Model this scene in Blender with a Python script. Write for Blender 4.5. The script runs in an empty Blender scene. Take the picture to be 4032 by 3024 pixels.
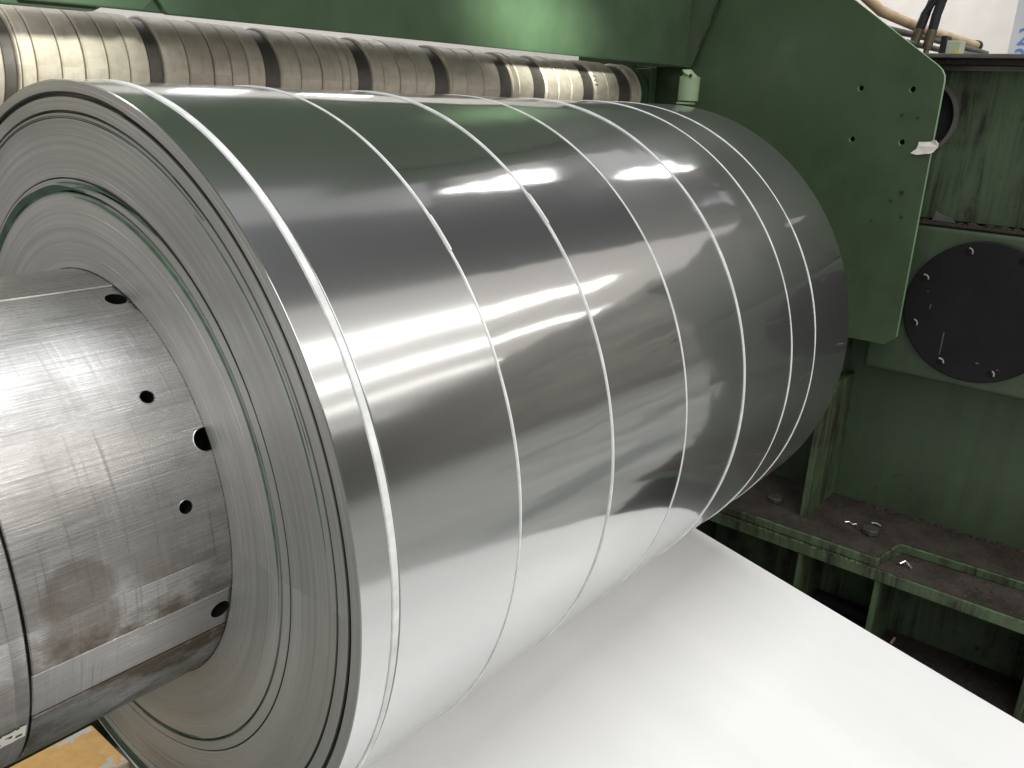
import bpy, bmesh, math, random
from mathutils import Vector, Matrix, Euler, noise as mnoise
random.seed(7)
S = 0.45            # one unit below = the coil's outer radius, 0.45 m
scene = bpy.context.scene
col = scene.collection
pi = math.pi
rad = math.radians

# ------------------------------------------------------------------ camera
cd = bpy.data.cameras.new("camera"); cam = bpy.data.objects.new("camera", cd); col.objects.link(cam)
cd.sensor_width = 36.0; cd.lens = 29.925; cd.clip_start = 0.02; cd.clip_end = 200
cam.location = (-0.95*S, -2.1081*S, 1.0105*S)
cam.rotation_euler = (rad(71.22073), rad(-2.49409), rad(-50.63273))
scene.camera = cam

# ------------------------------------------------------------------ world and lamps (an indoor hall)
w = bpy.data.worlds.new("World"); scene.world = w; w.use_nodes = True
bg = w.node_tree.nodes["Background"]; bg.inputs[0].default_value = (0.95, 1.0, 0.98, 1); bg.inputs[1].default_value = 0.08
def area_lamp(name, loc, size, radiance, color, direction):
    L = bpy.data.lights.new(name, 'AREA'); L.shape = 'RECTANGLE'; L.size = size[0]*S; L.size_y = size[1]*S
    L.color = color; L.energy = radiance*pi*size[0]*size[1]*S*S
    o = bpy.data.objects.new(name, L); col.objects.link(o); o.location = Vector(loc)*S
    d = Vector(direction)
    if abs(d.normalized().z) > 0.999: o.rotation_euler = (0, 0, 0) if d.z < 0 else (pi, 0, 0)
    else: o.rotation_euler = d.to_track_quat('-Z', 'Y').to_euler()
    return o
# broad translucent roof lights of the hall, running along the line of the coil, with rows of lamps below them
area_lamp("roof_light", (14, -25, 15), (60, 30), 0.54, (1.0, 0.935, 0.88), (0, 0, -1))
for y, wd, L, x1 in ((-15.4, 1.5, 9.0, 29), (-22.4, 1.0, 9.0, 36), (-30.0, .8, 8.0, 36), (-40.5, .6, 7.0, 36), (-52, .45, 5.0, 30)):
    area_lamp("ceiling_lamp_row", ((x1-14)/2, y, 14), (x1+14, wd), L, (1.0, 0.97, 0.92), (0, 0, -1))
# roof light overhead, then a broad fill added behind the photographer
area_lamp("roof_light", (-1.5, -4, 15), (14, 9), 4.9, (0.98, 0.99, 1.0), (0, 0, -1))
area_lamp("near_side_fill", (-13, -10.5, 10), (16, 9), 2.1, (0.97, 1.0, 0.99), (13, 10, -10))
# ceiling lamps above the machine, split unevenly to shape jagged reflections in the coil
for x0, x1, y, wy in ((14.7, 15.5, .2, .5), (15.55, 16.9, .5, .9), (16.95, 18.4, .9, 1.6), (22.6, 23.4, .3, .5), (23.6, 25.3, .8, 1.5), (25.4, 26.3, .5, .9), (26.6, 27.6, .8, 1.3), (28.0, 28.7, .3, .6), (29.4, 30.6, .6, .9), (31.2, 31.8, .5, .6)):
    area_lamp("ceiling_lamp_row", ((x0+x1)/2, y, 14), (x1-x0, wy), 9.0, (1.0, 0.99, 0.97), (0, 0, -1))
area_lamp("roof_light", (17.5, 2.4, 14.6), (4, 3.2), 0.40, (1.0, 0.93, 0.9), (0, 0, -1))  # dim panels, this and the next, added to mirror a soft glow
area_lamp("roof_light", (28, 2.6, 14.6), (12, 5.0), 0.45, (1.0, 0.97, 0.95), (0, 0, -1))
area_lamp("ceiling_lamp_row", (8, 13, 14), (40, 2.0), 12.0, (1.0, 0.99, 0.97), (0, 0, -1))  # row added behind the machine to light the roller's top
area_lamp("ceiling_lamp_row", (10.5, 0.0, 14), (7, 3.0), 0.30, (1.0, 0.99, 0.97), (0, 0, -1))
area_lamp("low_fill", (-7, -17, .6), (14, 4.6), 1.3, (1.0, 0.98, 0.95), (8, 17, .3))  # low fill added to brighten the roller and frame
# windows in the rear wall and work lamps seen through the slot under the hood
for x, wx, z, hz in ((11.0, 1.8, 6.6, 2.0), (14.8, 2.4, 6.1, 1.7)):
    area_lamp("rear_window", (x, 16, z), (wx, hz), 5.0, (0.92, 0.95, 1.0), (0, -1, 0))
for x0, x1, c in ((3.1, 3.5, (1, 1, 1)), (4.38, 4.52, (1, .38, .25)), (4.6, 4.75, (.95, .97, 1)), (5.3, 6.15, (1, 1, 1)), (7.0, 7.2, (1, 1, 1))):
    area_lamp("rear_work_lamp", ((x0+x1)/2, 8, 1.72), (x1-x0, .26), 3.0, c, (0, -1, 0))
area_lamp("wall_fill", (34, 10, 12), (1.0, 16), 14.0, (1.0, 0.98, 0.95), (1, 0, -0.5))  # added to brighten part of the far wall
# added spots stand in for light the coil throws onto the hood
sl = bpy.data.lights.new("caustic_spot", 'SPOT'); sl.energy = 2600.0; sl.spot_size = rad(4.3); sl.spot_blend = 0.9; sl.shadow_soft_size = 0.05; sl.color = (0.95, 1.0, 0.9)
so = bpy.data.objects.new("caustic_spot", sl); col.objects.link(so); so.location = Vector((-3.0, -2.5, 1.65))*S
so.rotation_euler = (Vector((1.92, 0.15, 1.29))-Vector((-3.0, -2.5, 1.65))).to_track_quat('-Z', 'Y').to_euler()
sl2 = sl.copy(); sl2.shadow_soft_size = 0.09; sl2.energy = 230.0; sl2.spot_size = rad(11)
so2 = bpy.data.objects.new("caustic_spot", sl2); col.objects.link(so2); so2.location = Vector((-.35, -2.6, 1.95))*S
so2.rotation_euler = (Vector((.07, 0.15, 1.30))-Vector((-.35, -2.6, 1.95))).to_track_quat('-Z', 'Y').to_euler()
scene.view_settings.view_transform = 'Standard'; scene.view_settings.look = 'None'
scene.view_settings.exposure = 0.0; scene.view_settings.gamma = 1.0
try:
    scene.cycles.sample_clamp_indirect = 4.0
except Exception: pass

# ------------------------------------------------------------------ materials
class NT:
    def __init__(s, name):
        s.m = bpy.data.materials.new(name); s.m.use_nodes = True; s.t = s.m.node_tree
        s.b = s.t.nodes["Principled BSDF"]; s.out = s.t.nodes["Material Output"]
    def n(s, kind, **kw):
        nd = s.t.nodes.new(kind)
        for k, v in kw.items(): setattr(nd, k, v)
        return nd
    def link(s, a, b): s.t.links.new(a, b)
    def val(s, sock, v):
        if hasattr(v, 'is_linked') or hasattr(v, 'links'): s.link(v, sock)
        else: sock.default_value = v
    def math(s, op, a, b=0.0, c=None, clamp=False):
        nd = s.n('ShaderNodeMath', operation=op); nd.use_clamp = clamp
        s.val(nd.inputs[0], a); s.val(nd.inputs[1], b)
        if c is not None: s.val(nd.inputs[2], c)
        return nd.outputs[0]
    def obj(s): return s.n('ShaderNodeTexCoord').outputs['Object']
    def scaled(s, vec, sc, off=(0, 0, 0)):
        mp = s.n('ShaderNodeMapping'); s.link(vec, mp.inputs[0]); mp.inputs['Scale'].default_value = sc; mp.inputs['Location'].default_value = off
        return mp.outputs[0]
    def noise(s, vec, scale, detail=4, rough=0.55, dist=0.0):
        nd = s.n('ShaderNodeTexNoise'); s.link(vec, nd.inputs['Vector']); nd.inputs['Scale'].default_value = scale
        nd.inputs['Detail'].default_value = detail; nd.inputs['Roughness'].default_value = rough; nd.inputs['Distortion'].default_value = dist
        return nd.outputs[0]
    def ramp(s, f, a, b, lo=0.0, hi=1.0):
        nd = s.n('ShaderNodeMapRange'); s.val(nd.inputs[0], f); nd.inputs[1].default_value = a; nd.inputs[2].default_value = b
        nd.inputs[3].default_value = lo; nd.inputs[4].default_value = hi; nd.clamp = True
        return nd.outputs[0]
    def mix(s, f, a, b, blend='MIX'):
        nd = s.n('ShaderNodeMix', data_type='RGBA', blend_type=blend); s.val(nd.inputs[0], f)
        for i, v in ((6, a), (7, b)):
            if isinstance(v, tuple): nd.inputs[i].default_value = v if len(v) == 4 else v+(1,)
            else: s.link(v, nd.inputs[i])
        return nd.outputs[2]
    def bump(s, h, strength, dist=0.001, normal=None):
        nd = s.n('ShaderNodeBump'); s.link(h, nd.inputs['Height']); nd.inputs['Strength'].default_value = strength; nd.inputs['Distance'].default_value = dist
        if normal is not None: s.link(normal, nd.inputs['Normal'])
        return nd.outputs[0]
    def set(s, **kw):
        nm = dict(color='Base Color', rough='Roughness', metal='Metallic', spec='Specular IOR Level', normal='Normal', coat='Coat Weight',
                  coat_rough='Coat Roughness', aniso='Anisotropic', aniso_rot='Anisotropic Rotation', tangent='Tangent')
        for k, v in kw.items():
            sk = s.b.inputs[nm[k]]
            if isinstance(v, tuple): sk.default_value = v if len(v) == 4 else v+(1,)
            else: s.val(sk, v)
        return s.m
    def cyl(s):     # (x, angle, radius) from object coordinates, object lies along X
        sp = s.n('ShaderNodeSeparateXYZ'); s.link(s.obj(), sp.inputs[0])
        ang = s.math('ARCTAN2', sp.outputs[2], sp.outputs[1])
        r = s.math('SQRT', s.math('ADD', s.math('MULTIPLY', sp.outputs[1], sp.outputs[1]), s.math('MULTIPLY', sp.outputs[2], sp.outputs[2])))
        return sp.outputs[0], ang, r
    def vec(s, x, y, z):
        c = s.n('ShaderNodeCombineXYZ'); s.val(c.inputs[0], x); s.val(c.inputs[1], y); s.val(c.inputs[2], z); return c.outputs[0]

def plain(name, color, rough=0.5, metal=0.0, var=0.15, scale=12, bump=0.1, spec=.45):
    t = NT(name); o = t.obj()
    n = t.noise(o, scale, 5); n2 = t.noise(o, scale*9, 3)
    c = t.mix(t.ramp(n, .3, .7), tuple(v*(1-var) for v in color), tuple(min(1, v*(1+var)) for v in color))
    return t.set(color=c, rough=t.ramp(n2, .2, .8, rough*.85, min(1, rough*1.15)), metal=metal, normal=t.bump(n2, bump, .0008), spec=spec)

def paint(name, color, dirt=0.25, streak=0.0, rough=0.42, dirtcol=(.035, .03, .024)):
    """oil-stained machine enamel: mottled colour, specks, grime patches and (streak) vertical runs"""
    t = NT(name); o = t.obj()
    big = t.noise(o, 2.2, 5, .6); mid = t.noise(o, 14, 6, .65); fine = t.noise(o, 160, 3)
    c = t.mix(t.ramp(mid, .3, .7), tuple(v*.88 for v in color), tuple(v*1.1 for v in color))
    c = t.mix(t.ramp(big, .48, .75, 0, dirt), c, dirtcol)
    sp = t.noise(o, 38, 2, .5, .6)
    c = t.mix(t.ramp(sp, .70, .78, 0, min(.75, dirt*2.2)), c, dirtcol)
    if streak:
        v = t.scaled(o, (1, 1, .07))
        st = t.math('MULTIPLY', t.ramp(t.noise(v, 34, 7, .75, .5), .42, .58), t.ramp(t.noise(o, 9, 5, .65), .34, .56))
        c = t.mix(t.math('MULTIPLY', st, streak), c, dirtcol)
    b = t.bump(fine, .12, .0006); b = t.bump(mid, .12, .002, b)
    return t.set(color=c, rough=t.ramp(mid, .25, .75, rough*.8, rough*1.35), spec=.30, normal=b)

GREEN = (.047, .071, .040)
M_guard = paint('guard_paint', (.046, .072, .036), .22, 0, .45)
M_hood = paint('hood_paint', (.042, .072, .038), .15, 0, .40)
M_frame = paint('frame_paint', GREEN, .45, .35)
M_dirty = paint('grimy_paint', (.060, .090, .049), .5, 1.0, .6, (.018, .015, .012))
M_lip = paint('lip_paint', (.068, .102, .050), .85, .95, .55, (.02, .017, .013))
M_edge = paint('bright_edge_paint', (.22, .34, .20), .2, 0, .5)
M_lite = paint('worn_light_paint', (.27, .36, .22), .35, .2, .5, (.12, .11, .07))
M_black = plain('black_enamel', (.009, .0085, .009), .6, 0, .3, 10, .1, .18)
M_hole = plain('bore_black', (.008, .008, .007), .8, spec=.1)  # shade inside bores and sockets put into the colour
M_rubber = plain('hose_rubber', (.016, .017, .020), .6, 0, .2, 30)
M_brass = plain('dull_brass', (.16, .135, .085), .45, .6, .3, 25)
M_pipe = plain('beige_pipe', (.56, .42, .26), .45, 0, .25, 14)
M_dkpipe = plain('grey_pipe', (.11, .10, .09), .5, .2, .3, 20)
M_white = plain('white_wall', (.80, .765, .73), .85, 0, .05, 3)
M_grey = plain('sign_grey', (.55, .56, .60), .6, 0, .04, 6)
M_blue = plain('sign_blue', (.10, .22, .50), .6, 0, .1, 6)
M_box = plain('box_green_grey', (.42, .50, .36), .5, 0, .1, 20)
M_yel = plain('label_yellow', (.85, .46, .06), .5, 0, .05, 20)
M_paper = plain('paper_scrap', (.70, .66, .60), .7, 0, .08, 30)
M_steelbolt = plain('greasy_bolt', (.055, .048, .042), .55, .3, .3, 40)
M_rim = plain('rim_glint', (.28, .26, .25), .45, .3, .4, 60)  # pale tone for glints painted on the counterbores
M_foil = plain('bright_swarf', (.8, .8, .8), .25, 1.0, .1, 40)
M_tape = plain('green_packing', (.065, .125, .082), .55, 0, .35, 60)
M_tapedk = plain('dark_green_packing', (.022, .062, .04), .6, 0, .3, 60)
M_gap = plain('gap_dark', (.012, .011, .010), .7, .0, .2, 50)

def mk_dust():
    t = NT('oily_dust'); o = t.obj()
    a = t.noise(o, 9, 6, .7); g = t.noise(o, 120, 4, .7); gg = t.noise(o, 420, 2)
    c = t.mix(t.ramp(a, .3, .7), (.020, .016, .013), (.062, .052, .043))
    c = t.mix(t.ramp(g, .60, .72, 0, .6), c, (.14, .12, .10))
    return t.set(color=c, rough=.95, spec=.15, normal=t.bump(t.math('ADD', g, gg), .9, .004))
M_dust = mk_dust()

def mk_wrap(name, base, r1, r2, fr, amp):
    t = NT(name); x, a, r = t.cyl()
    v = t.vec(t.math('MULTIPLY', x, 1.0), t.math('MULTIPLY', a, .45), 0.0)
    h = t.noise(v, 5.0, 2, .4)
    h2 = t.noise(t.vec(t.math('MULTIPLY', x, 3.2), t.math('MULTIPLY', a, .9), 5.0), 5.0, 1, .4)
    b = t.bump(h, 1.0, amp); b = t.bump(h2, 1.0, amp*.16, b)
    vs = t.vec(t.math('MULTIPLY', x, 60.0), t.math('MULTIPLY', a, .5), 0.0)
    sc = t.noise(vs, 12, 3, .7)
    fog = t.noise(v, 3, 3)
    c = t.mix(t.ramp(sc, .35, .65), tuple(v_*.97 for v_ in base), base)
    t.set(color=c, metal=1.0, rough=t.ramp(fog, .3, .7, r1*.85, r1*1.2), normal=b)
    s2 = t.n('ShaderNodeBsdfPrincipled'); s2.inputs['Metallic'].default_value = 1; t.link(c, s2.inputs['Base Color']); s2.inputs['Roughness'].default_value = r2
    mx = t.n('ShaderNodeMixShader'); mx.inputs[0].default_value = fr
    t.link(t.b.outputs[0], mx.inputs[1]); t.link(s2.outputs[0], mx.inputs[2]); t.link(mx.outputs[0], t.out.inputs[0])
    return t.m
W0 = mk_wrap('bright_wrap_soft', (.61, .62, .615), .13, .31, .27, .0006)
W1 = mk_wrap('bright_wrap_satin', (.61, .62, .615), .11, .30, .27, .0008)
W2 = mk_wrap('bright_wrap_mirror', (.62, .625, .62), .075, .30, .24, .0017)
W3 = mk_wrap('bright_wrap_wavy', (.63, .635, .635), .08, .38, .38, .0024)

def mk_face():
    t = NT('wound_edge_steel'); x, a, r = t.cyl()
    v = t.vec(t.math('MULTIPLY', r, 1.0), t.math('MULTIPLY', a, .01), 0.0)
    fine = t.noise(v, 900, 2, .6); lap = t.noise(v, 130, 4, .7); big = t.noise(v, 14, 3)
    mott = t.noise(t.obj(), 7, 4)
    c = t.mix(t.ramp(lap, .3, .7), (.40, .395, .375), (.45, .44, .415))
    c = t.mix(t.ramp(fine, .55, .75, 0, .14), c, (.27, .26, .24))
    c = t.mix(t.ramp(big, .40, .62, 0, .6), c, (.26, .255, .235))
    c = t.mix(t.ramp(mott, .4, .7, 0, .18), c, (.30, .31, .275))
    tg = t.n('ShaderNodeTangent', direction_type='RADIAL', axis='X')
    return t.set(color=c, metal=.5, rough=t.ramp(lap, .3, .7, .40, .44), aniso=.72, aniso_rot=.25, tangent=tg.outputs[0],
                 normal=t.bump(t.math('ADD', fine, lap), .12, .0005))
M_face = mk_face()

def mk_edgeband():
    t = NT('white_interleaf_edge'); x, a, r = t.cyl()
    n = t.noise(t.vec(x, t.math('MULTIPLY', a, 1.0), r), 14, 4, .6)
    c = t.mix(t.ramp(n, .3, .7), (.60, .61, .60), (.86, .86, .845))
    return t.set(color=c, rough=.55, spec=.4)
M_band = mk_edgeband()

def mk_sheet():
    t = NT('white_coated_strip'); o = t.obj()
    n = t.noise(t.scaled(o, (1.2, .25, 1)), 5, 3); f = t.noise(o, 2.2, 2)
    c = t.mix(t.ramp(n, .3, .7), (.80, .80, .79), (.86, .855, .85))
    return t.set(color=c, rough=.27, spec=.7, normal=t.bump(t.noise(o, 1.6, 0), .4, .003))
M_sheet = mk_sheet()

def mk_mandrel(name, scratch, stain):
    t = NT(name); x, a, r = t.cyl()
    lon = t.noise(t.vec(t.math('MULTIPLY', x, 1.6), t.math('MULTIPLY', a, 62.0), 0.0), 1.6, 7, .80, .06)
    lon2 = t.noise(t.vec(t.math('MULTIPLY', x, 5.0), t.math('MULTIPLY', a, 160.0), 3.0), 1.0, 3, .6)
    cir = t.noise(t.vec(t.math('MULTIPLY', x, 260.0), t.math('MULTIPLY', a, 1.2), 0.0), 1.0, 5, .75)
    cirm = t.ramp(t.noise(t.vec(t.math('MULTIPLY', x, 7.0), t.math('MULTIPLY', a, 1.5), 7.0), 1.5, 2), .36, .56)
    st = t.noise(t.vec(t.math('MULTIPLY', x, 6.0), t.math('MULTIPLY', a, 2.0), 1.0), 1.7, 6, .68)
    c = t.mix(t.ramp(lon2, .3, .7), (.44, .43, .425), (.60, .59, .58))
    c = t.mix(t.ramp(lon, .56, .64, 0, .6*scratch), c, (.10, .088, .078))
    c = t.mix(t.ramp(lon, .42, .36, 0, .8*scratch), c, (.84, .83, .81))
    cm = t.math('MULTIPLY', t.ramp(cir, .56, .70), cirm)
    c = t.mix(t.math('MULTIPLY', cm, .8), c, (.20, .18, .16))
    cm2 = t.math('MULTIPLY', t.ramp(cir, .42, .34), cirm)
    c = t.mix(t.math('MULTIPLY', cm2, .5), c, (.8, .79, .77))
    blot = t.noise(t.vec(t.math('MULTIPLY', x, 4.0), t.math('MULTIPLY', a, 1.6), 9.0), 2.2, 5, .6)
    c = t.mix(t.ramp(blot, .46, .64, 0, .5*stain), c, (.24, .225, .21))
    low = t.ramp(t.math('SINE', t.math('ADD', a, 0.0)), .30, -.20)        # the grubby side of the drum
    c = t.mix(t.math('MULTIPLY', t.math('MULTIPLY', t.ramp(st, .40, .56), low), stain), c, (.15, .115, .085))
    # an old oval oil stain near the collar
    ox = t.math('DIVIDE', t.math('ADD', x, .018), .033); oa = t.math('DIVIDE', t.math('SUBTRACT', t.math('ABSOLUTE', a), 3.06), .115)
    od = t.math('ADD', t.math('ADD', t.math('MULTIPLY', ox, ox), t.math('MULTIPLY', oa, oa)), t.math('MULTIPLY', t.math('SUBTRACT', st, .5), 2.2))
    ov = t.math('MULTIPLY', t.ramp(od, 1.25, .75), t.math('LESS_THAN', t.math('ABSOLUTE', oa), 3.0))
    c = t.mix(t.math('MULTIPLY', ov, .50*stain), c, (.14, .105, .08))
    h = t.math('ADD', t.math('MULTIPLY', lon, .8), t.math('MULTIPLY', cir, t.math('MULTIPLY', cirm, .5)))
    h = t.math('ADD', h, t.math('MULTIPLY', lon2, .4))
    rg = t.math('ADD', t.ramp(lon, .35, .65, .20, .36), t.math('MULTIPLY', t.math('MULTIPLY', t.ramp(st, .45, .65), low), .22))
    return t.set(color=c, metal=.9, rough=rg, normal=t.bump(h, .36, .0012))
M_mand = mk_mandrel('scuffed_steel', 1.0, 1.0)
M_wedge = mk_mandrel('ground_steel', .5, .15)
M_collar = mk_mandrel('collar_steel', 1.0, .45)

def mk_ring(name, a_, b_, rough, metal):
    t = NT(name); x, a, r = t.cyl()
    oi = t.n('ShaderNodeObjectInfo').outputs['Random']
    sp = t.vec(t.math('MULTIPLY', x, 120.0), t.math('MULTIPLY', a, 1.5), t.math('MULTIPLY', oi, 40.0))
    n = t.noise(sp, 1.0, 4, .6); p = t.noise(t.vec(t.math('MULTIPLY', x, 9.0), a, t.math('MULTIPLY', oi, 20.0)), 2.0, 5, .65)
    c = t.mix(t.ramp(p, .32, .68), a_, b_)
    c = t.mix(t.math('MULTIPLY', t.ramp(n, .5, .75), .35), c, tuple(v*.55 for v in a_))
    c = t.mix(t.math('MULTIPLY', oi, .35), c, tuple(v*.72 for v in a_))
    return t.set(color=c, rough=t.ramp(p, .3, .7, rough*.8, rough*1.25), metal=metal, normal=t.bump(n, .15, .0005))
M_ring = mk_ring('tan_spacer', (.54, .465, .37), (.80, .72, .60), .42, .05)
M_disc = mk_ring('dark_separator', (.13, .115, .105), (.19, .17, .155), .5, .4)

def mk_yellow():
    t = NT('chipped_yellow'); o = t.obj()
    a = t.noise(o, 11, 6, .65); b = t.noise(o, 40, 4)
    c = t.mix(t.ramp(b, .3, .7), (.60, .34, .085), (.74, .43, .12))
    c = t.mix(t.ramp(b, .66, .74, 0, .5), c, (.36, .30, .15))
    c = t.mix(t.ramp(a, .565, .58), c, (.52, .50, .45))
    return t.set(color=c, rough=.6, normal=t.bump(a, .3, .003))
M_yplate = mk_yellow()
def mk_floor():
    t = NT('concrete'); o = t.obj(); a = t.noise(o, 1.2, 6, .6); b = t.noise(o, 14, 6, .7)
    c = t.mix(t.ramp(a, .3, .7), (.20, .21, .20), (.40, .40, .385)); c = t.mix(t.ramp(b, .55, .7, 0, .6), c, (.10, .15, .125)); c = t.mix(t.ramp(t.noise(t.scaled(o, (.4, 1.6, 1)), 1.1, 4), .56, .62, 0, .7), c, (.09, .12, .11))
    return t.set(color=c, rough=.6, normal=t.bump(b, .2, .003))
M_floor = mk_floor()

def mk_clad():
    t = NT('toned_cladding'); o = t.obj(); a = t.noise(t.scaled(o, (1, .25, .5)), .8, 5, .6); b = t.noise(t.scaled(o, (1, .12, 1.6)), 1.3, 4, .7)
    c = t.mix(t.ramp(a, .35, .65), (.22, .22, .21), (.42, .40, .375)); c = t.mix(t.ramp(b, .56, .66, 0, .7), c, (.56, .51, .47))
    return t.set(color=c, rough=.7)
M_clad = mk_clad()

# ------------------------------------------------------------------ mesh helpers (coordinates in coil radii)
def tag(o, label=None, cat=None, group=None, kind=None):
    if label: o['label'] = label
    if cat: o['category'] = cat
    if group: o['group'] = group
    if kind: o['kind'] = kind
    return o
def empty(name, loc=(0, 0, 0)):
    o = bpy.data.objects.new(name, None); col.objects.link(o); o.location = Vector(loc)*S; o.empty_display_size = .05; return o
def world_of(o):
    v = Vector((0, 0, 0))
    while o is not None: v += o.location; o = o.parent
    return v
def obj(name, verts, faces, mat, parent=None, smooth=False, loc=None, mats=None, fmat=None, sharp=35):
    """verts in coil radii, world space; the object's origin is loc (world, radii) or its parent's origin"""
    me = bpy.data.meshes.new(name)
    base = world_of(parent) if parent else Vector((0, 0, 0))
    org = Vector(loc)*S if loc is not None else base
    me.from_pydata([(v[0]*S-org.x, v[1]*S-org.y, v[2]*S-org.z) for v in verts], [], faces)
    for m in (mats or [mat]): me.materials.append(m)
    if fmat: me.polygons.foreach_set('material_index', fmat)
    me.update()
    bm = bmesh.new(); bm.from_mesh(me); bmesh.ops.recalc_face_normals(bm, faces=bm.faces); bm.to_mesh(me); bm.free()
    if smooth:
        me.polygons.foreach_set('use_smooth', [True]*len(me.polygons)); me.set_sharp_from_angle(angle=rad(sharp))
    o = bpy.data.objects.new(name, me); col.objects.link(o); o.location = org-base
    if parent: o.parent = parent
    return o
class G:
    def __init__(s): s.v = []; s.f = []
    def add(s, v, f):
        k = len(s.v); s.v += [tuple(p) for p in v]; s.f += [tuple(i+k for i in q) for q in f]; return s
    def box(s, x0, x1, y0, y1, z0, z1, bev=0.0):
        bm = bmesh.new(); bmesh.ops.create_cube(bm, size=1)
        for v in bm.verts: v.co = Vector((x0+(v.co.x+.5)*(x1-x0), y0+(v.co.y+.5)*(y1-y0), z0+(v.co.z+.5)*(z1-z0)))
        return s.bm(bm, bev)
    def bm(s, bm, bev=0.0, seg=2):
        if bev: bmesh.ops.bevel(bm, geom=[e for e in bm.edges if e.is_manifold and e.calc_face_angle(0) > .3], offset=bev, segments=seg, affect='EDGES', profile=.5)
        bm.verts.index_update()
        s.add([v.co[:] for v in bm.verts], [[v.index for v in f.verts] for f in bm.faces]); bm.free(); return s
    def prism(s, poly, axis, a, b, bev=0.0):
        """poly: 2-D points in the two other axes (in x,y,z order), extruded along axis from a to b"""
        def P(q, t): l = list(q); l.insert(axis, t); return l
        bm = bmesh.new(); A = [bm.verts.new(P(q, a)) for q in poly]; B = [bm.verts.new(P(q, b)) for q in poly]; n = len(poly)
        bm.faces.new(A); bm.faces.new(B[::-1])
        for i in range(n): bm.faces.new((A[i], B[i], B[(i+1) % n], A[(i+1) % n]))
        bmesh.ops.recalc_face_normals(bm, faces=bm.faces)
        return s.bm(bm, bev)
    def lathe(s, prof, n=128, y=0.0, z=0.0, a0=0.0, a1=2*pi, wob=None, closed=False):
        """profile of (x, r) turned round an axis along X"""
        full = abs(a1-a0-2*pi) < 1e-6; m = n if full else n+1; k = len(prof); V = []
        for i in range(m):
            t = a0+(a1-a0)*i/n
            for (x, r) in prof:
                if wob: dx, dr = wob(t, x, r); X, R = x+dx, r+dr
                else: X, R = x, r
                V.append((X, y+R*math.cos(t), z+R*math.sin(t)))
        F = []
        for i in range(n):
            i2 = (i+1) % m
            for j in range(k if closed else k-1):
                j2 = (j+1) % k; F.append((i*k+j, i2*k+j, i2*k+j2, i*k+j2))
        return s.add(V, F)
    def tube(s, pts, r, n=12, cap=True):
        pts = [Vector(p) for p in pts]; V = []; F = []; ref = Vector((0, 0, 1))
        for i, p in enumerate(pts):
            d = (pts[min(i+1, len(pts)-1)]-pts[max(i-1, 0)]).normalized()
            u = d.cross(ref if abs(d.dot(ref)) < .95 else Vector((1, 0, 0))).normalized(); w_ = d.cross(u)
            rr = r[i] if isinstance(r, (list, tuple)) else r
            V += [p+(u*math.cos(2*pi*k/n)+w_*math.sin(2*pi*k/n))*rr for k in range(n)]
        for i in range(len(pts)-1):
            for k in range(n): F.append((i*n+k, i*n+(k+1) % n, (i+1)*n+(k+1) % n, (i+1)*n+k))
        if cap: F.append(tuple(range(n))[::-1]); F.append(tuple(range((len(pts)-1)*n, len(pts)*n)))
        return s.add(V, F)
    def build(s, name, mat, parent=None, smooth=False, loc=None, **k): return obj(name, s.v, s.f, mat, parent, smooth, loc, **k)
def disc_pts(cy, cz, r, n=40): return [(cy+r*math.cos(2*pi*i/n), cz+r*math.sin(2*pi*i/n)) for i in range(n)]
def hexbolt(cx, cy, z, r, h, name, parent, mat):
    return G().prism([(cx+r*math.cos(rad(60*i+12)), cy+r*math.sin(rad(60*i+12))) for i in range(6)], 2, z, z+h, r*.14).build(name, mat, parent)

# ------------------------------------------------------------------ setting
tag(G().add([(-60, -80, -2.22), (40.5, -80, -2.22), (40.5, 40, -2.22), (-60, 40, -2.22)], [(0, 1, 2, 3)]).build('floor', M_floor), kind='structure')
tag(G().box(40, 41, -1.5, 60, -2.5, 22.0).build('hall_wall', M_white), kind='structure')
tag(G().box(40.2, 41, -90, -1.51, -2.5, 22.0).build('hall_cladding', M_clad), kind='structure')  # unseen stretch of wall, toned darker so the coil mirrors grey
tag(G().box(-30, 40, 18, 19, -2.5, 22.0).build('rear_wall', M_white), kind='structure')

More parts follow.
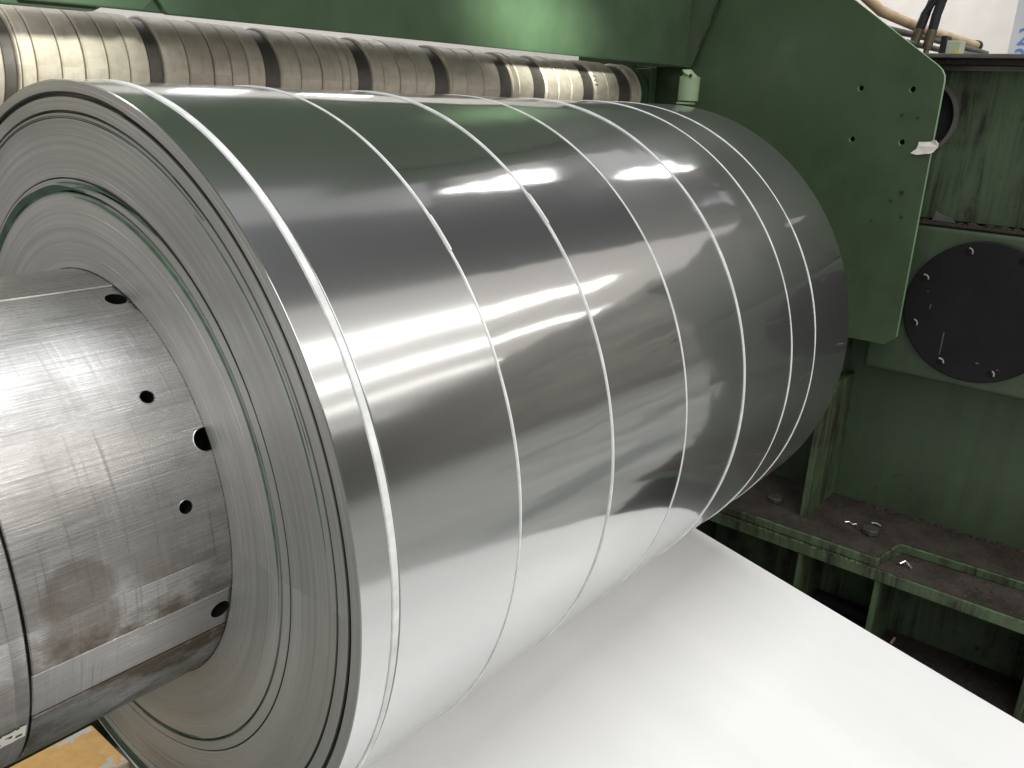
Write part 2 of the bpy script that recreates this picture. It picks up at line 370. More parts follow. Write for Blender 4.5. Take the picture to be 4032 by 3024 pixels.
# ------------------------------------------------------------------ slit coils
XS = [0.0, 0.0836, 0.4964, 0.9024, 1.3181, 1.7353, 2.1477, 2.3897, 2.7934]
RM = 0.5553
names = ['thin edge trim ring of bright steel at the mandrel end of the roll',
         'first broad bright steel ring, reflecting the widest blurred lamp lines',
         'second broad steel ring, with a lens shaped white reflection near its top',
         'third broad steel ring from the mandrel end, where the lamp reflections die out',
         'fourth broad steel ring from the mandrel end, with a jagged white reflection',
         'fifth broad steel ring from the mandrel end, just before the narrow ring',
         'narrow steel ring between two broad rings near the green guard plate',
         'last broad steel ring of the roll, next to the green guard plate']
wrapmat = [W0, W0, W2, W2, W3, W3, W3, W3]
for k in range(8):
    xa, xb = XS[k], XS[k+1]; t = empty('slit_coil', (xa, 0, 0))
    tag(t, names[k], 'steel coil', 'slit steel rings wound side by side on the mandrel')
    bw = .0 if k == 0 else (.0165 if k == 1 else (.0050 if k < 4 else .0040))
    x0 = xa+(0 if k == 0 else bw+(.0055 if k == 1 else .0012)); x1 = xb-.001
    nx = 10 if k == 0 else 26
    amp = [.0, .00006, .00022, .00022, .00032, .00034, .0003, .0002][k]
    ph = [random.uniform(0, 6.28) for _ in range(8)]
    tilt = [0, .002, -.004, .004, -.006, .003, .006, -.004][k]
    def wob(tt, x, r, tilt=tilt, amp=amp, ph=ph, x0=x0, x1=x1):
        u = (x-x0)/(x1-x0)
        if r < .99: return 0, 0
        ew = math.sin(pi*min(max(u, 0), 1))
        d = amp*(math.sin(3*tt+ph[0])*math.sin(pi*u*1.0+ph[1])+.6*math.sin(7*tt+ph[2]+u*2)*math.cos(2.2*pi*u+ph[3])+.35*math.sin(11*tt+ph[4])*math.sin(3.4*pi*u+ph[5]))
        return 0, d*(.4+.6*ew)+tilt*(x-(x0+x1)/2)
    prof = [(x0, .93), (x0, .9985)]+[(x0+.0015+(x1-x0-.003)*i/nx, 1.0) for i in range(nx+1)]+[(x1, .9985), (x1, .93 if k < 7 else RM)]
    if k == 0: prof = prof[1:]
    G().lathe(prof, 400, wob=wob).build('outer_wrap', wrapmat[k], t, True, sharp=40)
    if k:
        def wb(tt, x, r, ph=ph, k=k):
            return .0009*math.sin(5*tt+ph[6])*math.sin(2*tt+ph[7]), .0006*math.sin(9*tt+ph[5])
        G().lathe([(xa+.0002, .965), (xa+.0002, 1.0022), (xa+.0006, 1.0030), (xa+bw-.0004, 1.0030), (xa+bw, 1.0022), (xa+bw, .965)], 256, wob=wb).build('white_edge_band', M_band, t, True)
        if k in (2, 3):      # a short loose end of the white edging
            aa = rad({1: 200, 2: 133, 3: 131}[k]); 
            G().lathe([(xa+.0004, 1.0032), (xa+.0002, 1.0050), (xa+bw*1.25, 1.0050), (xa+bw*1.25, 1.0032)], 10, a0=aa, a1=aa+.10).build('edge_band_end', M_band, t, True)
    if k == 0:
        first = t
        # wound face: laps at slightly different depths between the bore and the rim
        rs = []; r = RM+.001; rr_ = random.Random(3)
        while r < .9965:
            st = rr_.uniform(.0022, .0075); rs.append((r, min(r+st, .9968))); r += st
        GA = ((.9665, .0034), (.9285, .0025), (.915, .002), (.7745, .003), (.744, .0022), (.727, .002), (.9055, .0016))
        prof = []
        for (a, b) in rs:
            d = rr_.gauss(0, .00015); m = (a+b)/2
            for (g, wd) in GA:
                if abs(m-g) < wd: d = .022
            if .70 < m < .80: d += rr_.gauss(0, .0003)
            prof += [(d, a+.0002), (d, b-.0002)]
        prof += [(.0, .9972), (.0007, .9985)]
        def wf(tt, x, r):
            if x > .015: return 0, 0
            return .0012*math.sin(tt+r*9)+.0008*math.sin(2*tt+r*31), 0
        G().lathe(prof, 256, wob=wf).build('wound_face', M_face, t, True, sharp=25)
        def ring(name, r, w, mat, a0, a1, x=-.0016, taper=True, dr=0.0, n=90):
            w *= .8 if mat is not M_gap else 1
            gg = G(); V = []; F = []
            for i in range(n+1):
                u = i/n; tt = a0+(a1-a0)*u
                ww = w*(min(1, 6*u, 6*(1-u)) if taper else 1)+.0004; ww *= 1+.25*math.sin(tt*7)+.12*math.sin(tt*19)
                rc = r+dr*u+.0012*math.sin(3*tt)
                for (xx, q) in ((.004, -1), (x, -.8), (x, .8), (.004, 1)): V.append((xx, (rc+q*ww/2)*math.cos(tt), (rc+q*ww/2)*math.sin(tt)))
            for i in range(n):
                for j in range(3): F.append((i*4+j, i*4+4+j, i*4+5+j, i*4+1+j))
            return gg.add(V, F).build(name, mat, first, True)
        ring('green_packing_band', .7335, .011, M_tape, rad(88), rad(190))
        ring('green_packing_band', .7365, .0075, M_tapedk, rad(186), rad(292))
        ring('green_packing_band', .7475, .0035, M_tape, rad(198), rad(268))
        ring('green_packing_band', .7565, .027, M_tapedk, rad(18), rad(93), dr=-.006)
        ring('green_packing_band', .742, .005, M_tape, rad(35), rad(100))
        ring('green_packing_band', .7650, .012, M_tape, rad(82), rad(117), dr=.006)
        ring('green_packing_band', .7560, .006, M_tape, rad(88), rad(112), dr=.019)
        ring('green_packing_band', .9065, .0058, M_tape, rad(124), rad(172))
        ring('green_packing_band', .9190, .0020, M_tapedk, rad(60), rad(126))
        ring('green_packing_band', .982, .030, M_tapedk, rad(262), rad(305))
        ring('green_packing_band', .972, .0026, M_tape, rad(255), rad(300))
        # open gap between laps, wide at the top
        ring('lap_gap', .7765, .0066, M_gap, rad(90), rad(150), x=-.0009)
        ring('lap_gap', .7735, .0046, M_gap, rad(140), rad(240), x=-.0008)
        ring('lap_gap', .9725, .0062, M_gap, rad(40), rad(112), x=-.0009)
        ring('lap_gap', .9175, .0026, M_gap, rad(140), rad(235), x=-.0007)
        ring('lap_gap', .9290, .0022, M_gap, rad(150), rad(228), x=-.0007)
        ring('lap_gap', .9060, .0016, M_gap, rad(165), rad(215), x=-.0007)
        ring('lap_gap', .9150, .0024, M_gap, rad(55), rad(108), x=-.0007)
        ring('lap_gap', .9300, .0016, M_gap, rad(118), rad(160), x=-.0007)
        ring('lap_gap', .9655, .0040, M_gap, rad(105), rad(215), x=-.0009)

# ------------------------------------------------------------------ strip leaving the underside of the roll
a = rad(11.58); d = Vector((0, -math.cos(a), -math.sin(a))); nrm = Vector((0, -math.sin(a), math.cos(a)))
P0 = -nrm*1.0035
V = []; F = []; nx, ny = 36, 420
for j in range(ny+1):
    u = -0.25+6.2*(j/ny)**1.0
    for i in range(nx+1):
        x = .001+2.806*i/nx
        if u < 0:      # still lying round the roll
            aa = -pi/2+a*-1+0; th = math.atan2(P0.z, P0.y)-u*1.0*-1
            th = math.atan2(P0.z, P0.y)+(-u)
            p = Vector((x, 1.0035*math.cos(th), 1.0035*math.sin(th)))
        else:
            p = Vector((x, 0, 0))+P0+d*u
            for (uc, xa_, xb_, hh) in ((1.385, 2.12, 2.72, .0016), (1.61, 2.36, 2.62, .0010), (1.765, 1.92, 2.58, .0016), (.98, 2.0, 2.7, -.0010), (.655, 2.3, 2.76, -.0008), (2.2, 1.0, 2.0, .0010)):
                fx = max(0, min(1, (x-xa_)/.2, (xb_-x)/.2)); p += nrm*(hh*fx*math.exp(-((u-uc-.02*math.sin(4*x))/.016)**2))
            p += nrm*(.0028*math.sin(3.1*x+1.3*u)*min(1, u)+.0016*math.sin(5.3*x-2.1*u)*min(1, u))
        V.append(p)
for j in range(ny):
    for i in range(nx):
        q = j*(nx+1)+i; F.append((q, q+1, q+nx+2, q+nx+1))
st = obj('steel_strip', V, F, M_sheet, None, True, loc=(1.4, -1.5, -1.4), sharp=60)
md = st.modifiers.new('thickness', 'SOLIDIFY'); md.thickness = .0012; md.offset = -1
es = st.modifiers.new('crisp_edge', 'EDGE_SPLIT'); es.split_angle = rad(40)
tag(st, 'wide white strip sheet running out from under the steel roll towards the lower right', 'strip')

# ------------------------------------------------------------------ mandrel
mt = tag(empty('mandrel', (-.3, 0, 0)), 'scuffed steel mandrel drum with round bolt holes, carrying the wound roll', 'mandrel')
def boolean_cut(o, cutters):
    for c in cutters:
        m = o.modifiers.new('cut', 'BOOLEAN'); m.operation = 'DIFFERENCE'; m.solver = 'EXACT'; m.object = c; m.material_mode = 'TRANSFER'
    dg = bpy.context.evaluated_depsgraph_get(); dg.update()
    me = bpy.data.meshes.new_from_object(o.evaluated_get(dg)); o.modifiers.clear(); old = o.data; o.data = me; bpy.data.meshes.remove(old)
    me.polygons.foreach_set('use_smooth', [True]*len(me.polygons)); me.set_sharp_from_angle(angle=rad(28))
    for c in cutters: bpy.data.objects.remove(c)
def cutter(x, ang, r, r_in, r_out):
    n = Vector((0, math.cos(rad(ang)), math.sin(rad(ang)))); c = Vector((x, 0, 0))
    g = G().tube([c+n*r_in, c+n*r_out], r, 24); return g.build('cutter', M_hole)
def sector(name, a0, a1, x0, x1, ro, ri, mat, n=48, nxx=14, bev=.0025, flat=False):
    V = []; F = []
    pf = [(x0, ri), (x0, ro-bev), (x0+bev, ro)]+[(x0+bev+(x1-x0-2*bev)*i/nxx, ro) for i in range(1, nxx)]+[(x1-bev, ro), (x1, ro-bev), (x1, ri)]
    g = G()
    A = [rad(a0)]+[rad(a0)+bev/ro+(rad(a1-a0)-2*bev/ro)*i/n for i in range(n+1)]+[rad(a1)]
    k = len(pf)
    mid = rad((a0+a1)/2); half = rad((a1-a0)/2)
    for ia, t in enumerate(A):
        e = ia in (0, len(A)-1)
        for (x, r) in pf:
            R = min(r, ro-bev) if e else r
            if flat and r > ri+.001: R *= (math.cos(half)/math.cos(t-mid))*.35+.65
            V.append((x, R*math.cos(t), R*math.sin(t)))
    for i in range(len(A)-1):
        for j in range(k-1): F.append((i*k+j, (i+1)*k+j, (i+1)*k+j+1, i*k+j+1))
    for i in (0, len(A)-1): F.append(tuple(i*k+j for j in range(k)))
    for i in range(len(A)-1): F.append((i*k, i*k+k-1, (i+1)*k+k-1, (i+1)*k))
    return g.add(V, F).build(name, mat, mt, True, sharp=30)
XE = -.441
segs = [(115.2, 190.7, [(-.0945, 139.7, .0152), (-.0915, 165.95, .0152), (-.006, 152.6, .027)]), (203.5, 281, []), (293, 371, []), (23, 103.0, [])]
for (a0, a1, holes) in segs:
    o = sector('drum_segment', a0, a1, XE, .3, RM-.0006, .42, M_mand)
    if holes:
        boolean_cut(o, [cutter(x, an, r, .47, .62) for (x, an, r) in holes])
        for (x, an, r) in holes:     # black floor puts the hole's shade into the colour
            n = Vector((0, math.cos(rad(an)), math.sin(rad(an)))); c = Vector((x, 0, 0))
            sc = G().tube([c+n*.472, c+n*.49], r*.99, 20).build('hole_floor', M_hole, o)
            tube_rim = G().tube([c+n*(RM-.0005), c+n*(RM+.0007)], [r*1.10, r*1.04], 28, False).build('hole_rim', M_wedge, o, True)
for (a0, a1, hx) in ((103.15, 115.05, True), (190.9, 203.3, True), (281.2, 292.8, False), (11.2, 22.8, False)):
    o = sector('wedge_bar', a0, a1, XE, .3, RM-.004, .42, M_wedge, n=16, bev=.002, flat=True)
    if hx:
        an = (a0+a1)/2; boolean_cut(o, [cutter(-.022, an, .024, .46, .62)])
        n = Vector((0, math.cos(rad(an)), math.sin(rad(an)))); c = Vector((-.022, 0, 0))
        G().tube([c+n*.462, c+n*.50], .0235, 20).build('hole_floor', M_hole, o); G().tube([c+n*.49, c+n*.515], .012, 6).build('socket_screw', M_steelbolt, o)
G().lathe([(.29, .43), (XE+.002, .43), (XE+.002, .20)], 64).build('core_shaft', M_gap, mt, True)
V_ = [(XE-.0045, .44), (XE-.0045, RM-.005), (XE-.0075, RM-.0015), (XE-.03, RM-.0010), (XE-.033, RM-.0022), (XE-.036, RM-.0008), (-1.2, RM-.0008), (-1.24, RM-.03), (-1.24, .1)]
G().lathe(V_, 160).build('end_collar', M_collar, mt, True, sharp=28)
# flaking white paint along the collar's lower side
V = []; F = []; rr_ = random.Random(5)
na, nb = 26, 10
for i in range(na+1):
    x = XE-.012-.17*i/na
    lo = rad(-155.5)+.012*mnoise.noise((x*40, 1, 0)); hi = rad(-151.0)+.02*mnoise.noise((x*55, 7, 0))
    for j in range(nb+1):
        t = lo+(hi-lo)*j/nb; V.append((x, (RM+.0012)*math.cos(t), (RM+.0012)*math.sin(t)))
for i in range(na):
    for j in range(nb):
        if mnoise.noise((i*.33, j*.3, 4.0)) > -.22: q = i*(nb+1)+j; F.append((q, q+1, q+nb+2, q+nb+1))
obj('flaking_paint', V, F, M_paper, mt, True)

# ------------------------------------------------------------------ separator roller above the roll
k_ = .64/.65
RY, RZ, RR = .531, 1.029, .1575
def rx(v): return -.95+(v+.95)*k_
rt = tag(empty('separator_roller', (1.4, RY, RZ)), 'long roller of tan spacer rings and dark discs lying behind the top of the roll', 'roller')
L1 = [-.42, -.37, -.30, -.235, -.17, -.11, -.05, .04, .074, .082, .121, .187, .251, .317, .381, .442, .486, .568, .654, .717, .78, .845, .902, .988, 1.078, 1.169, 1.206, 1.245, 1.311, 1.369, 1.452, 1.538, 1.643, 1.725, 1.744, 1.832, 1.939, 2.046, 2.134, 2.174, 2.282, 2.379, 2.471, 2.575, 2.679, 2.782, 2.891, 3.0, 3.123, 3.218, 3.288]
dark = {.04-.09: 1}
dk = set([.442, .845, 1.245, 1.643, 2.046, 2.679, 3.0, .04])
for i in range(len(L1)-1):
    a_, b_ = rx(L1[i]), rx(L1[i+1]); v = L1[i]
    isd = v in (.04, .442, .845, 1.245, 1.643, 2.046, 2.282, 2.679, 3.0)
    if v == 3.218:
        G().lathe([(a_+.001, .05), (a_+.001, RR-.004), (a_+.006, RR+.002), (b_-.006, RR+.002), (b_, RR-.02), (b_, .05)], 72, RY, RZ).build('end_flange', M_hood, rt, True, sharp=30); continue
    r = RR-(.010 if isd else 0)-(.002*((i*7) % 3)/2)
    g = .0019 if not isd else .0004
    nm = 'separator_disc' if isd else 'spacer_ring'
    G().lathe([(a_+g, .06), (a_+g, r-.004), (a_+g+.0035, r), (b_-g-.0035, r), (b_-g, r-.004), (b_-g, .06)], 72, RY, RZ).build(nm, M_disc if isd else M_ring, rt, True, sharp=30)
G().lathe([(rx(-.45), .001), (rx(-.45), RR-.04), (rx(3.29), RR-.04), (rx(3.29), .001)], 64, RY, RZ).build('arbor', M_gap, rt, True, sharp=30)
for q in (0, 1, 2, 3):
    zz = RZ+.085-.02*q-(.06 if q == 3 else 0)
    t_ = pi-math.asin((zz-RZ)/RR); 
    G().box(rx(2.779), rx(2.789), RY+math.cos(t_)*(RR+.004)-.006, RY+math.cos(t_)*(RR+.004)+.006, zz-.004, zz+.004, .001).build('swarf_glint', M_foil, rt)

# ------------------------------------------------------------------ green hood over the roller
ht = tag(empty('machine_hood', (1.5, .3, 1.3)), 'green sheet metal hood over the tan roller with an oval pool of light on it', 'machine hood')
HY = .15
G().prism([(-.05, 1.158), (.165, 1.161), (.19, 1.174), (3.165, 1.186), (3.165, 4.6), (-.05, 4.6)], 1, HY+.012, HY+.05, .004).build('back_plate', M_hood, ht)
G().prism([(-.016, 1.169), (.283, 1.173), (.318, 1.210), (.60, 4.6), (-.016, 4.6)], 1, HY-.016, HY+.010, .004).build('cover_plate', M_hood, ht)
G().prism([(.349, 1.170), (3.165, 1.181), (3.165, 4.595), (.62, 4.595), (.322, 1.209)], 1, HY-.012, HY+.0105, .004).build('cover_plate', M_hood, ht)
G().prism([(HY+.052, 1.55), (.42, 1.62), (.42, 4.58), (HY+.052, 4.58)], 0, .0, 3.15, .006).build('arm_body', M_hood, ht)
G().box(3.226, 3.290, .37, .68, .985, 1.176, .006).build('bearing_housing', M_hood, ht)
G().box(3.10, 3.285, .372, .382, 1.1775, 1.1815, .001).build('bright_edge', M_lite, ht)
G().prism([(.049, 1.504), (.169, 1.182), (.60, 1.182), (.60, 4.6), (-.36, 4.6)], 0, 3.27, 3.292, .003).build('gusset_plate', M_guard, ht)
pts = [(3.262, .169+(.049-.169)*u, 1.182+(1.504-1.182)*u) for u in [i/8 for i in range(9)]]+[(3.262, -.36, 4.6)]
G().tube([(p[0]+.006, p[1]-.004+.003*math.sin(i*2.1), p[2]) for i, p in enumerate(pts)], .0055, 8).build('weld_bead', M_lip, ht, True)

pn = tag(empty('pivot_pin', (3.21, .13, 1.0)), 'stubby pale green vertical pin between the hood end and the guard plate', 'pin')
G().tube([(3.21, .13, 1.016), (3.21, .13, 1.020), (3.21, .13, 1.135), (3.21, .128, 1.150), (3.21, .12, 1.156)], [.046, .052, .052, .05, .02], 28).build('barrel', M_lite, pn, True)
G().tube([(3.21, .14, 1.003), (3.21, .14, 1.013)], [.05, .048], 24).build('collar', M_edge, pn, True)
G().tube([(3.165, .105, 1.140), (3.158, .10, 1.141)], .0085, 12).build('rust_hole', M_gap, pn)

# ------------------------------------------------------------------ guard plate
gt = tag(empty('guard_plate', (3.3, -.2, 0)), 'flat dark green guard plate with a slanted corner and four small holes', 'guard plate')
outer = [(-.1, 1.83), (-1.020, 1.213), (-1.041, 1.194), (-1.054, 1.172), (-1.058, 1.150), (-1.066, -.012), (-1.019, -.057), (.9, -.075), (.9, 4.2), (-.1, 4.2)]
hl = [(-.706, 1.109), (-.934, 1.111), (-.704, .881), (-.929, .882)]
cu = bpy.data.curves.new('plate', 'CURVE'); cu.dimensions = '2D'; cu.fill_mode = 'BOTH'; cu.extrude = .012*S; cu.bevel_depth = .0012*S; cu.bevel_resolution = 1
def spl(ps):
    s_ = cu.splines.new('POLY'); s_.points.add(len(ps)-1); s_.use_cyclic_u = True
    for p_, q_ in zip(s_.points, ps): p_.co = (q_[0]*S, q_[1]*S, 0, 1)
spl(outer)
for c_ in hl: spl(disc_pts(c_[0], c_[1], .0145, 18))
tmp = bpy.data.objects.new('tmp', cu); col.objects.link(tmp)
dg = bpy.context.evaluated_depsgraph_get(); me = bpy.data.meshes.new_from_object(tmp.evaluated_get(dg)); bpy.data.objects.remove(tmp)
org = world_of(gt)
for v in me.vertices: y, z, x = v.co; v.co = Vector((x+3.317*S, y, z))-org
me.materials.clear(); me.materials.append(M_guard); me.materials.append(M_edge)
bm = bmesh.new(); bm.from_mesh(me); bmesh.ops.remove_doubles(bm, verts=bm.verts, dist=1e-5); bmesh.ops.recalc_face_normals(bm, faces=bm.faces)
for f in bm.faces:
    f.material_index = 0 if abs(f.normal.x) > .9 else 1
bm.to_mesh(me); bm.free()
po = bpy.data.objects.new('plate', me); col.objects.link(po); po.parent = gt
for c_ in hl:
    G().prism(disc_pts(c_[0], c_[1], .022, 16), 0, 3.3335, 3.35).build('bolt_hole', M_hole, gt)
for (y, z, r) in ((-.98, .99, .005), (-.93, .62, .006), (-.97, .66, .009), (-.86, .52, .004), (-.99, .55, .008), (-.30, 1.31, .003), (-.91, 1.0, .006)):
    G().prism([(y+r*math.cos(i)*random.uniform(.6, 1.3), z+r*math.sin(i)*random.uniform(.6, 1.2)) for i in range(7)], 0, 3.2985, 3.3028).build('paint_chip', M_gap, gt)
# scrap of paper stuck over the plate's edge
V = [(-.978, .838), (-1.005, .832), (-1.035, .838), (-1.063, .842), (-1.076, .848), (-1.092, .872), (-1.091, .887), (-1.078, .901), (-1.066, .902), (-1.056, .893), (-1.030, .890), (-1.005, .889), (-1.004, .872), (-1.0, .858)]
sv = [(3.2965-(.012 if y < -1.06 else 0), y, z) for (y, z) in V]+[(3.2945-(.012 if y < -1.06 else 0), y, z) for (y, z) in V]
n = len(V); sf = [tuple(range(n)), tuple(range(2*n-1, n-1, -1))]+[(i, (i+1) % n, n+(i+1) % n, n+i) for i in range(n)]
tag(obj('paper_scrap', sv, sf, M_paper, None, False, loc=(3.296, -1.03, .86)), 'torn scrap of white paper stuck on the edge of the guard plate', 'paper scrap')

# ------------------------------------------------------------------ machine frame behind the guard plate
ft = tag(empty('slitter_stand', (3.6, -1.2, -1.66)), 'heavy green welded machine stand with a black round cover and dusty ledges', 'machine stand')
# upper panel with a round opening behind the guard plate
def holed_panel(name, y0, y1, z0, z1, x0, x1, c, r, mat):
    cu2 = bpy.data.curves.new('p', 'CURVE'); cu2.dimensions = '2D'; cu2.fill_mode = 'BOTH'; cu2.extrude = (x1-x0)/2*S
    for ps in ([(y0, z0), (y1, z0), (y1, z1), (y0, z1)], disc_pts(c[0], c[1], r, 48)):
        s_ = cu2.splines.new('POLY'); s_.points.add(len(ps)-1); s_.use_cyclic_u = True
        for p_, q_ in zip(s_.points, ps): p_.co = (q_[0]*S, q_[1]*S, 0, 1)
    tm = bpy.data.objects.new('tmp', cu2); col.objects.link(tm)
    dg_ = bpy.context.evaluated_depsgraph_get(); m_ = bpy.data.meshes.new_from_object(tm.evaluated_get(dg_)); bpy.data.objects.remove(tm)
    og = world_of(ft)
    for v_ in m_.vertices: y, z, x = v_.co; v_.co = Vector((x+(x0+x1)/2*S, y, z))-og
    m_.materials.clear(); m_.materials.append(mat)
    b_ = bmesh.new(); b_.from_mesh(m_); bmesh.ops.remove_doubles(b_, verts=b_.verts, dist=1e-5); bmesh.ops.recalc_face_normals(b_, faces=b_.faces); b_.to_mesh(m_); b_.free()
    o_ = bpy.data.objects.new(name, m_); col.objects.link(o_); o_.parent = ft; return o_
holed_panel('upper_panel', -2.08, .9, .53, 1.226, 3.60, 3.64, (-.893, .99), .165, M_dirty)
G().lathe([(3.598, .166), (3.585, .168), (3.585, .184), (3.598, .188)], 48, -.893, .99).build('opening_rim', M_dkpipe, ft, True)
G().box(3.645, 3.66, -1.3, .2, .7, 1.2).build('opening_back', M_gap, ft)
G().box(3.50, 5.6, -2.08, .9, 1.228, 1.252, .004).build('top_slab', M_dust, ft)
G().box(3.47, 5.5, -2.08, .9, 1.2535, 1.272, .004).build('top_rail', M_dkpipe, ft)
G().box(3.56, 3.62, -2.08, .9, 1.205, 1.2265, .004).build('top_angle', M_dkpipe, ft)
# middle box carrying the round cover
bm = bmesh.new(); bmesh.ops.create_cube(bm, size=1)
for v in bm.verts: v.co = Vector((3.50+(v.co.x+.5)*.30, -2.07+(v.co.y+.5)*1.19, -.247+(v.co.z+.5)*.755))
G().bm(bm, .03, 4).build('cover_box', M_frame, ft, True)
G().box(3.505, 3.60, -2.08, .9, .509, .521, .003).build('mid_ledge', M_dust, ft)
ch = G()
for i in range(26):
    y = -1.02-i*.06+random.uniform(-.02, .02); r = random.uniform(.008, .022)
    bm = bmesh.new(); bmesh.ops.create_icosphere(bm, subdivisions=1, radius=r)
    for v in bm.verts: v.co = Vector((v.co.x*1.4, v.co.y*1.6, v.co.z*.6))*random.uniform(.8, 1.2)+Vector((3.56, y, .522))
    ch.bm(bm)
tag(ch.build('dust_heap', M_dust, ft), kind='stuff')
G().prism([(-1.065, .522), (-1.075, .57), (-1.10, .555), (-1.14, .545), (-1.17, .525)], 0, 3.55, 3.562).build('rag_scrap', M_dkpipe, ft)
# round black cover with its counterbored bolts
cy_, cz_, cr_ = -1.366, .132, .336
cv = G().lathe([(3.478, .001), (3.478, cr_-.006), (3.484, cr_), (3.499, cr_)], 96, cy_, cz_).build('round_cover', M_black, ft, True, sharp=30)
for i in range(8):
    t = rad(22+45*i+3); y, z = cy_+(cr_-.042)*math.cos(t), cz_+(cr_-.042)*math.sin(t)
    G().lathe([(3.4775, .0150), (3.4762, .0175), (3.4762, .0200), (3.4775, .0225)], 14, y, z, rad(75+20*(i % 3)), rad(185+15*(i % 2))).build('counterbore_glint', M_rim, cv, True)  # painted glint, a pale arc on one side of each bolt
    G().lathe([(3.4772, .0001), (3.4772, .0165)], 20, y, z).build('bolt_socket', M_hole, cv)
for (y0, z0, y1, z1, w_) in ((-1.236, .014, -1.236, -.098, .004), (-1.151, .14, -1.153, .115, .003), (-1.127, .20, -1.13, .195, .003), (-1.41, -.10, -1.40, -.106, .004), (-1.50, -.115, -1.49, -.118, .004)):
    G().box(3.4768, 3.4774, min(y0, y1)-w_/2, max(y0, y1)+w_/2, min(z0, z1), max(z0, z1)).build('scratch', M_dkpipe, cv)
# lower web, rib, shelf plates
G().box(3.70, 3.74, -2.08, 1.0, -1.075, .60, .003).build('lower_web', M_frame, ft)
G().prism([(3.27, -1.067), (3.27, -.475), (3.47, -.34), (3.698, -.34), (3.698, -1.067)], 1, -.80, -.766, .003).build('stiffener_rib', M_lip, ft)
G().prism([(3.266, -1.066), (3.266, -.475), (3.2695, -.475), (3.2695, -1.066)], 1, -.797, -.770).build('rib_edge', M_lip, ft)
G().box(3.42, 3.695, -.760, -.74, -.33, -.05, .003).build('rib_web', M_frame, ft)
G().prism([(3.095, .9), (3.095, -1.235), (3.335, -1.275), (3.375, -2.08), (3.698, -2.08), (3.698, .9)], 2, -1.117, -1.072, .005).build('shelf_plate', M_lip, ft)
G().prism([(3.108, .9), (3.108, -1.222), (3.345, -1.263), (3.385, -2.07), (3.695, -2.07), (3.695, .9)], 2, -1.0715, -1.0675, .0012).build('shelf_dust', M_dust, ft)
G().box(3.080, 3.60, -2.08, .9, -1.182, -1.120, .006).build('lower_flange', M_lip, ft)
G().prism([(3.092, -1.21), (3.092, -2.06), (3.38, -2.06), (3.33, -1.285)], 2, -1.1195, -1.1165, .001).build('flange_dust', M_dust, ft)
for y in (-.86, -1.25, -1.95, -.2, .4):
    G().box(3.105, 3.498, y-.015, y+.013, -1.66, -1.183, .003).build('bay_fin', M_lip, ft)
G().box(3.50, 3.54, -2.08, .9, -1.66, -1.183).build('bay_back', M_dirty, ft)
G().box(2.90, 3.56, -2.08, .9, -1.70, -1.660, .004).build('bay_floor', M_dust, ft)
hexbolt(3.335, -1.118, -1.067, .045, .032, 'hex_bolt', ft, M_steelbolt)
hexbolt(3.34, -.60, -1.067, .045, .032, 'hex_bolt', ft, M_steelbolt)
G().tube([(3.42, -.88, -1.60), (3.42, -1.24, -1.60)], .055, 20).build('bay_pipe', M_black, ft, True)
# runs of dirt on the bay back and lips
# loose dirt on the shelves
dl = G(); rd = random.Random(11)
def lump(x, y, z, r):
    bm = bmesh.new(); bmesh.ops.create_icosphere(bm, subdivisions=1, radius=r)
    sx, sy, sz = rd.uniform(.7, 1.6), rd.uniform(.7, 1.6), rd.uniform(.3, .7)
    for v in bm.verts: v.co = Vector((v.co.x*sx, v.co.y*sy, v.co.z*sz))*rd.uniform(.8, 1.2)+Vector((x, y, z))
    dl.bm(bm)
for i in range(240): lump(rd.uniform(3.12, 3.65), rd.uniform(-1.9, -.45), -1.067, rd.uniform(.002, .009))
for i in range(120): lump(rd.uniform(3.10, 3.32), rd.uniform(-1.95, -1.3), -1.1165, rd.uniform(.002, .008))
for i in range(260): lump(rd.uniform(2.95, 3.48), rd.uniform(-2.2, -1.28), -1.66, rd.uniform(.003, .012))
for i in range(60): lump(rd.uniform(3.66, 3.695), rd.uniform(-2.0, -.78), -1.067, rd.uniform(.008, .022))
for i in range(90): lump(rd.uniform(3.076, 3.094), rd.uniform(-1.3, -.3), -1.1185, rd.uniform(.003, .008))
tag(dl.build('loose_dirt', M_dust), kind='stuff')
# bright swarf scraps on the ledges
def swarf(pts, r, label):
    tag(G().tube(pts, r, 6).build('swarf_scrap', M_foil, None, True, loc=pts[0]), label, 'swarf', 'bright swarf scraps on the ledges')
swarf([(3.20, -1.30, -1.108), (3.19, -1.318, -1.100), (3.21, -1.335, -1.088), (3.20, -1.352, -1.093), (3.195, -1.372, -1.108)], .005, 'curl of shiny swarf on the lower ledge beside the step in the shelf')
swarf([(3.36, -.98, -1.060), (3.37, -1.00, -1.056), (3.36, -1.02, -1.060), (3.375, -1.035, -1.058)], .0035, 'thin shiny swarf thread on the upper shelf between rib and hex bolt')
swarf([(3.45, -1.09, -1.060), (3.455, -1.115, -1.055), (3.45, -1.14, -1.060)], .0035, 'short shiny swarf thread behind the hex bolt')
ws = G().lathe([(-.003, .014), (.003, .014), (.003, .026), (-.003, .026)], 28, closed=True)
wv = [(3.30+v[1], -1.53+v[2], -1.655+v[0]) for v in ws.v]
tag(obj('washer', wv, ws.f, M_steelbolt, None, True, loc=(3.30, -1.53, -1.658)), 'small loose steel washer lying in the dusty bay', 'washer')
tag(G().box(3.36, 3.42, -1.33, -1.318, -1.657, -1.645, .002).build('wood_sliver', M_pipe, None, loc=(3.39, -1.32, -1.66)), 'brown wood sliver lying in the bay by the fin', 'wood sliver')

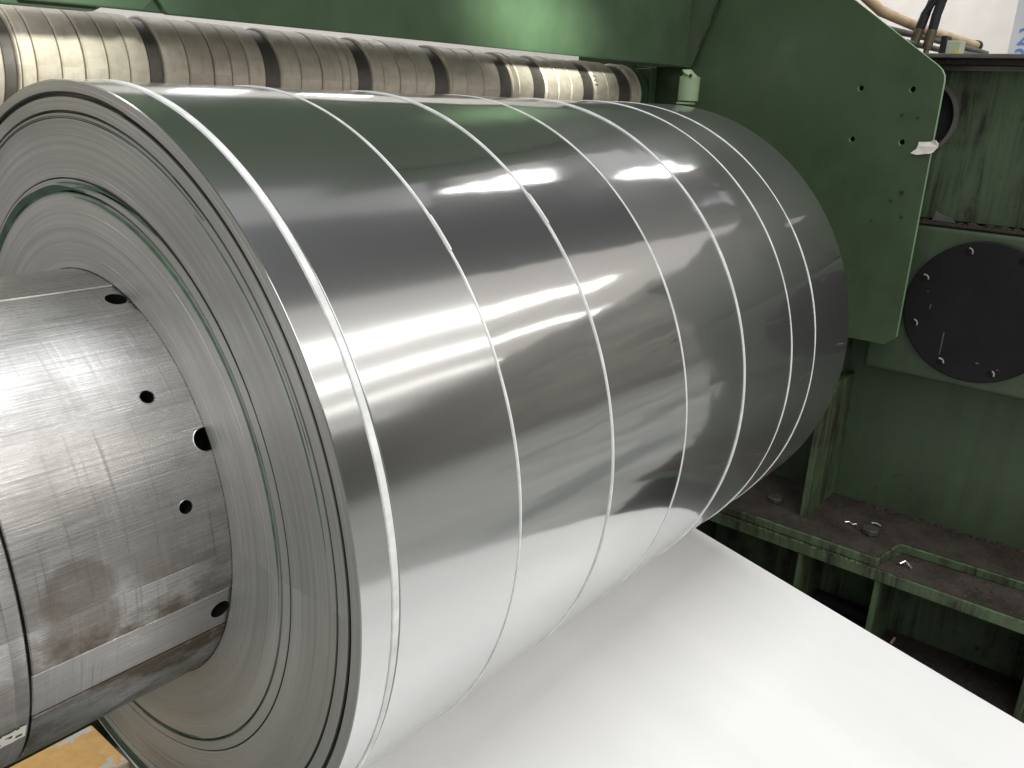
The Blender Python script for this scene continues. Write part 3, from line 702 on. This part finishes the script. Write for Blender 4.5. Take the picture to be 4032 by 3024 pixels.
# ------------------------------------------------------------------ things on top of the frame
def hose(b, f, top, label):
    t = tag(empty('hydraulic_hose', b), label, 'hose', 'black hydraulic hoses on top of the frame')
    b, f, top = Vector(b), Vector(f), Vector(top); dd = (f-b)
    G().tube([b, b+dd*.12, b+dd*.13, b+dd*.95, f], [.020, .020, .023, .023, .019], 16).build('fitting', M_brass, t, True)
    G().tube([b-Vector((0, 0, .03)), b], .014, 12).build('stem', M_dkpipe, t, True)
    m1 = f.lerp(top, .5)+Vector((0, .004, 0)); up = (top-f)
    G().tube([f, m1, top, top+up*.6+Vector((0, -.01, 0)), top+up*1.6+Vector((0, .02, 0)), top+up*3+Vector((0, .12, 0))], .0225, 18).build('hose_body', M_rubber, t, True)
hose((3.8, -.762, 1.325), (3.8, -.780, 1.405), (3.8, -.816, 1.531), 'left one of two black hoses rising from the frame top, in a brass fitting')
hose((3.8, -.828, 1.312), (3.8, -.840, 1.401), (3.8, -.858, 1.530), 'right one of two black hoses rising from the frame top, in a brass fitting')
bp = tag(empty('round_bar', (4.2, -.72, 1.43)), 'long tan round bar with a dark end cap lying above the frame top', 'bar')
G().tube([(3.34, -.585, 1.550), (3.55, -.660, 1.462), (4.0, -.705, 1.430), (5.25, -.722, 1.425)], .024, 16).build('bar', M_pipe, bp, True)
G().tube([(5.25, -.722, 1.425), (5.30, -.723, 1.425)], .030, 16).build('end_cap', M_rubber, bp, True)
tag(G().tube([(3.34, -.72, 1.375), (4.3, -.70, 1.395), (5.2, -.80, 1.375)], .016, 12).build('grey_bar', M_dkpipe, None, True, loc=(4.2, -.7, 1.38)), 'thin dark grey bar lying under the tan round bar', 'bar')
tag(G().tube([(3.34, -.76, 1.33), (4.3, -.78, 1.335), (5.0, -.90, 1.335)], .014, 12).build('grey_bar', M_dkpipe, None, True, loc=(4.2, -.77, 1.33)), 'lowest thin dark bar lying on the frame top', 'bar')
jb = tag(empty('junction_box', (4.0, -.89, 1.28)), 'pale green grey box with a yellow label on the frame top', 'box')
G().box(3.985, 4.08, -.935, -.868, 1.274, 1.362, .004).build('case', M_box, jb)
G().box(3.983, 4.075, -.866, -.838, 1.28, 1.385, .003).build('dark_end_plate', M_rubber, jb)
G().box(3.9825, 3.9845, -.932, -.913, 1.282, 1.318).build('yellow_label', M_yel, jb)
tag(G().box(3.95, 4.4, -1.07, -.95, 1.273, 1.288, .003).build('flat_bar', M_dkpipe, None, loc=(4.1, -1.0, 1.273)), 'short flat dark bar lying right of the pale box', 'bar')
sg = tag(empty('wall_sign', (6.9, -.9, 1.4)), 'light grey board with blue figures at the right edge above the frame', 'sign')
G().box(6.9, 6.93, -1.6, -.585, 1.0, 3.2, .004).build('board', M_grey, sg)
for (zc, ch_) in ((1.60, '2'), (1.455, '2')):
    c = bpy.data.curves.new('fig', 'FONT'); c.body = ch_; c.size = .17*S; c.extrude = .002*S; c.align_x = 'CENTER'
    tm = bpy.data.objects.new('tmp', c); col.objects.link(tm); dg = bpy.context.evaluated_depsgraph_get()
    me = bpy.data.meshes.new_from_object(tm.evaluated_get(dg)); bpy.data.objects.remove(tm)
    og = world_of(sg)
    for v in me.vertices: X, Y, Z = v.co; v.co = Vector((6.897*S-Z, -.672*S-X, (zc-.06)*S+Y))-og
    me.materials.clear(); me.materials.append(M_blue)
    o = bpy.data.objects.new('blue_figure', me); col.objects.link(o); o.parent = sg

# ------------------------------------------------------------------ chipped yellow base under the mandrel
yt = tag(empty('base_plate', (.1, .8, -1.6)), 'chipped yellow painted base block seen under the mandrel at lower left', 'base block')
G().box(-.9, .23, .640, .945, -1.62, -1.5, .008).build('yellow_block', M_yplate, yt)
G().box(-.95, 1.9, .60, 1.6, -1.80, -1.625, .006).build('green_plinth', M_frame, yt)
G().box(-.92, .5, .975, 1.5, -1.62, -1.50, .008).build('green_block', M_frame, yt)
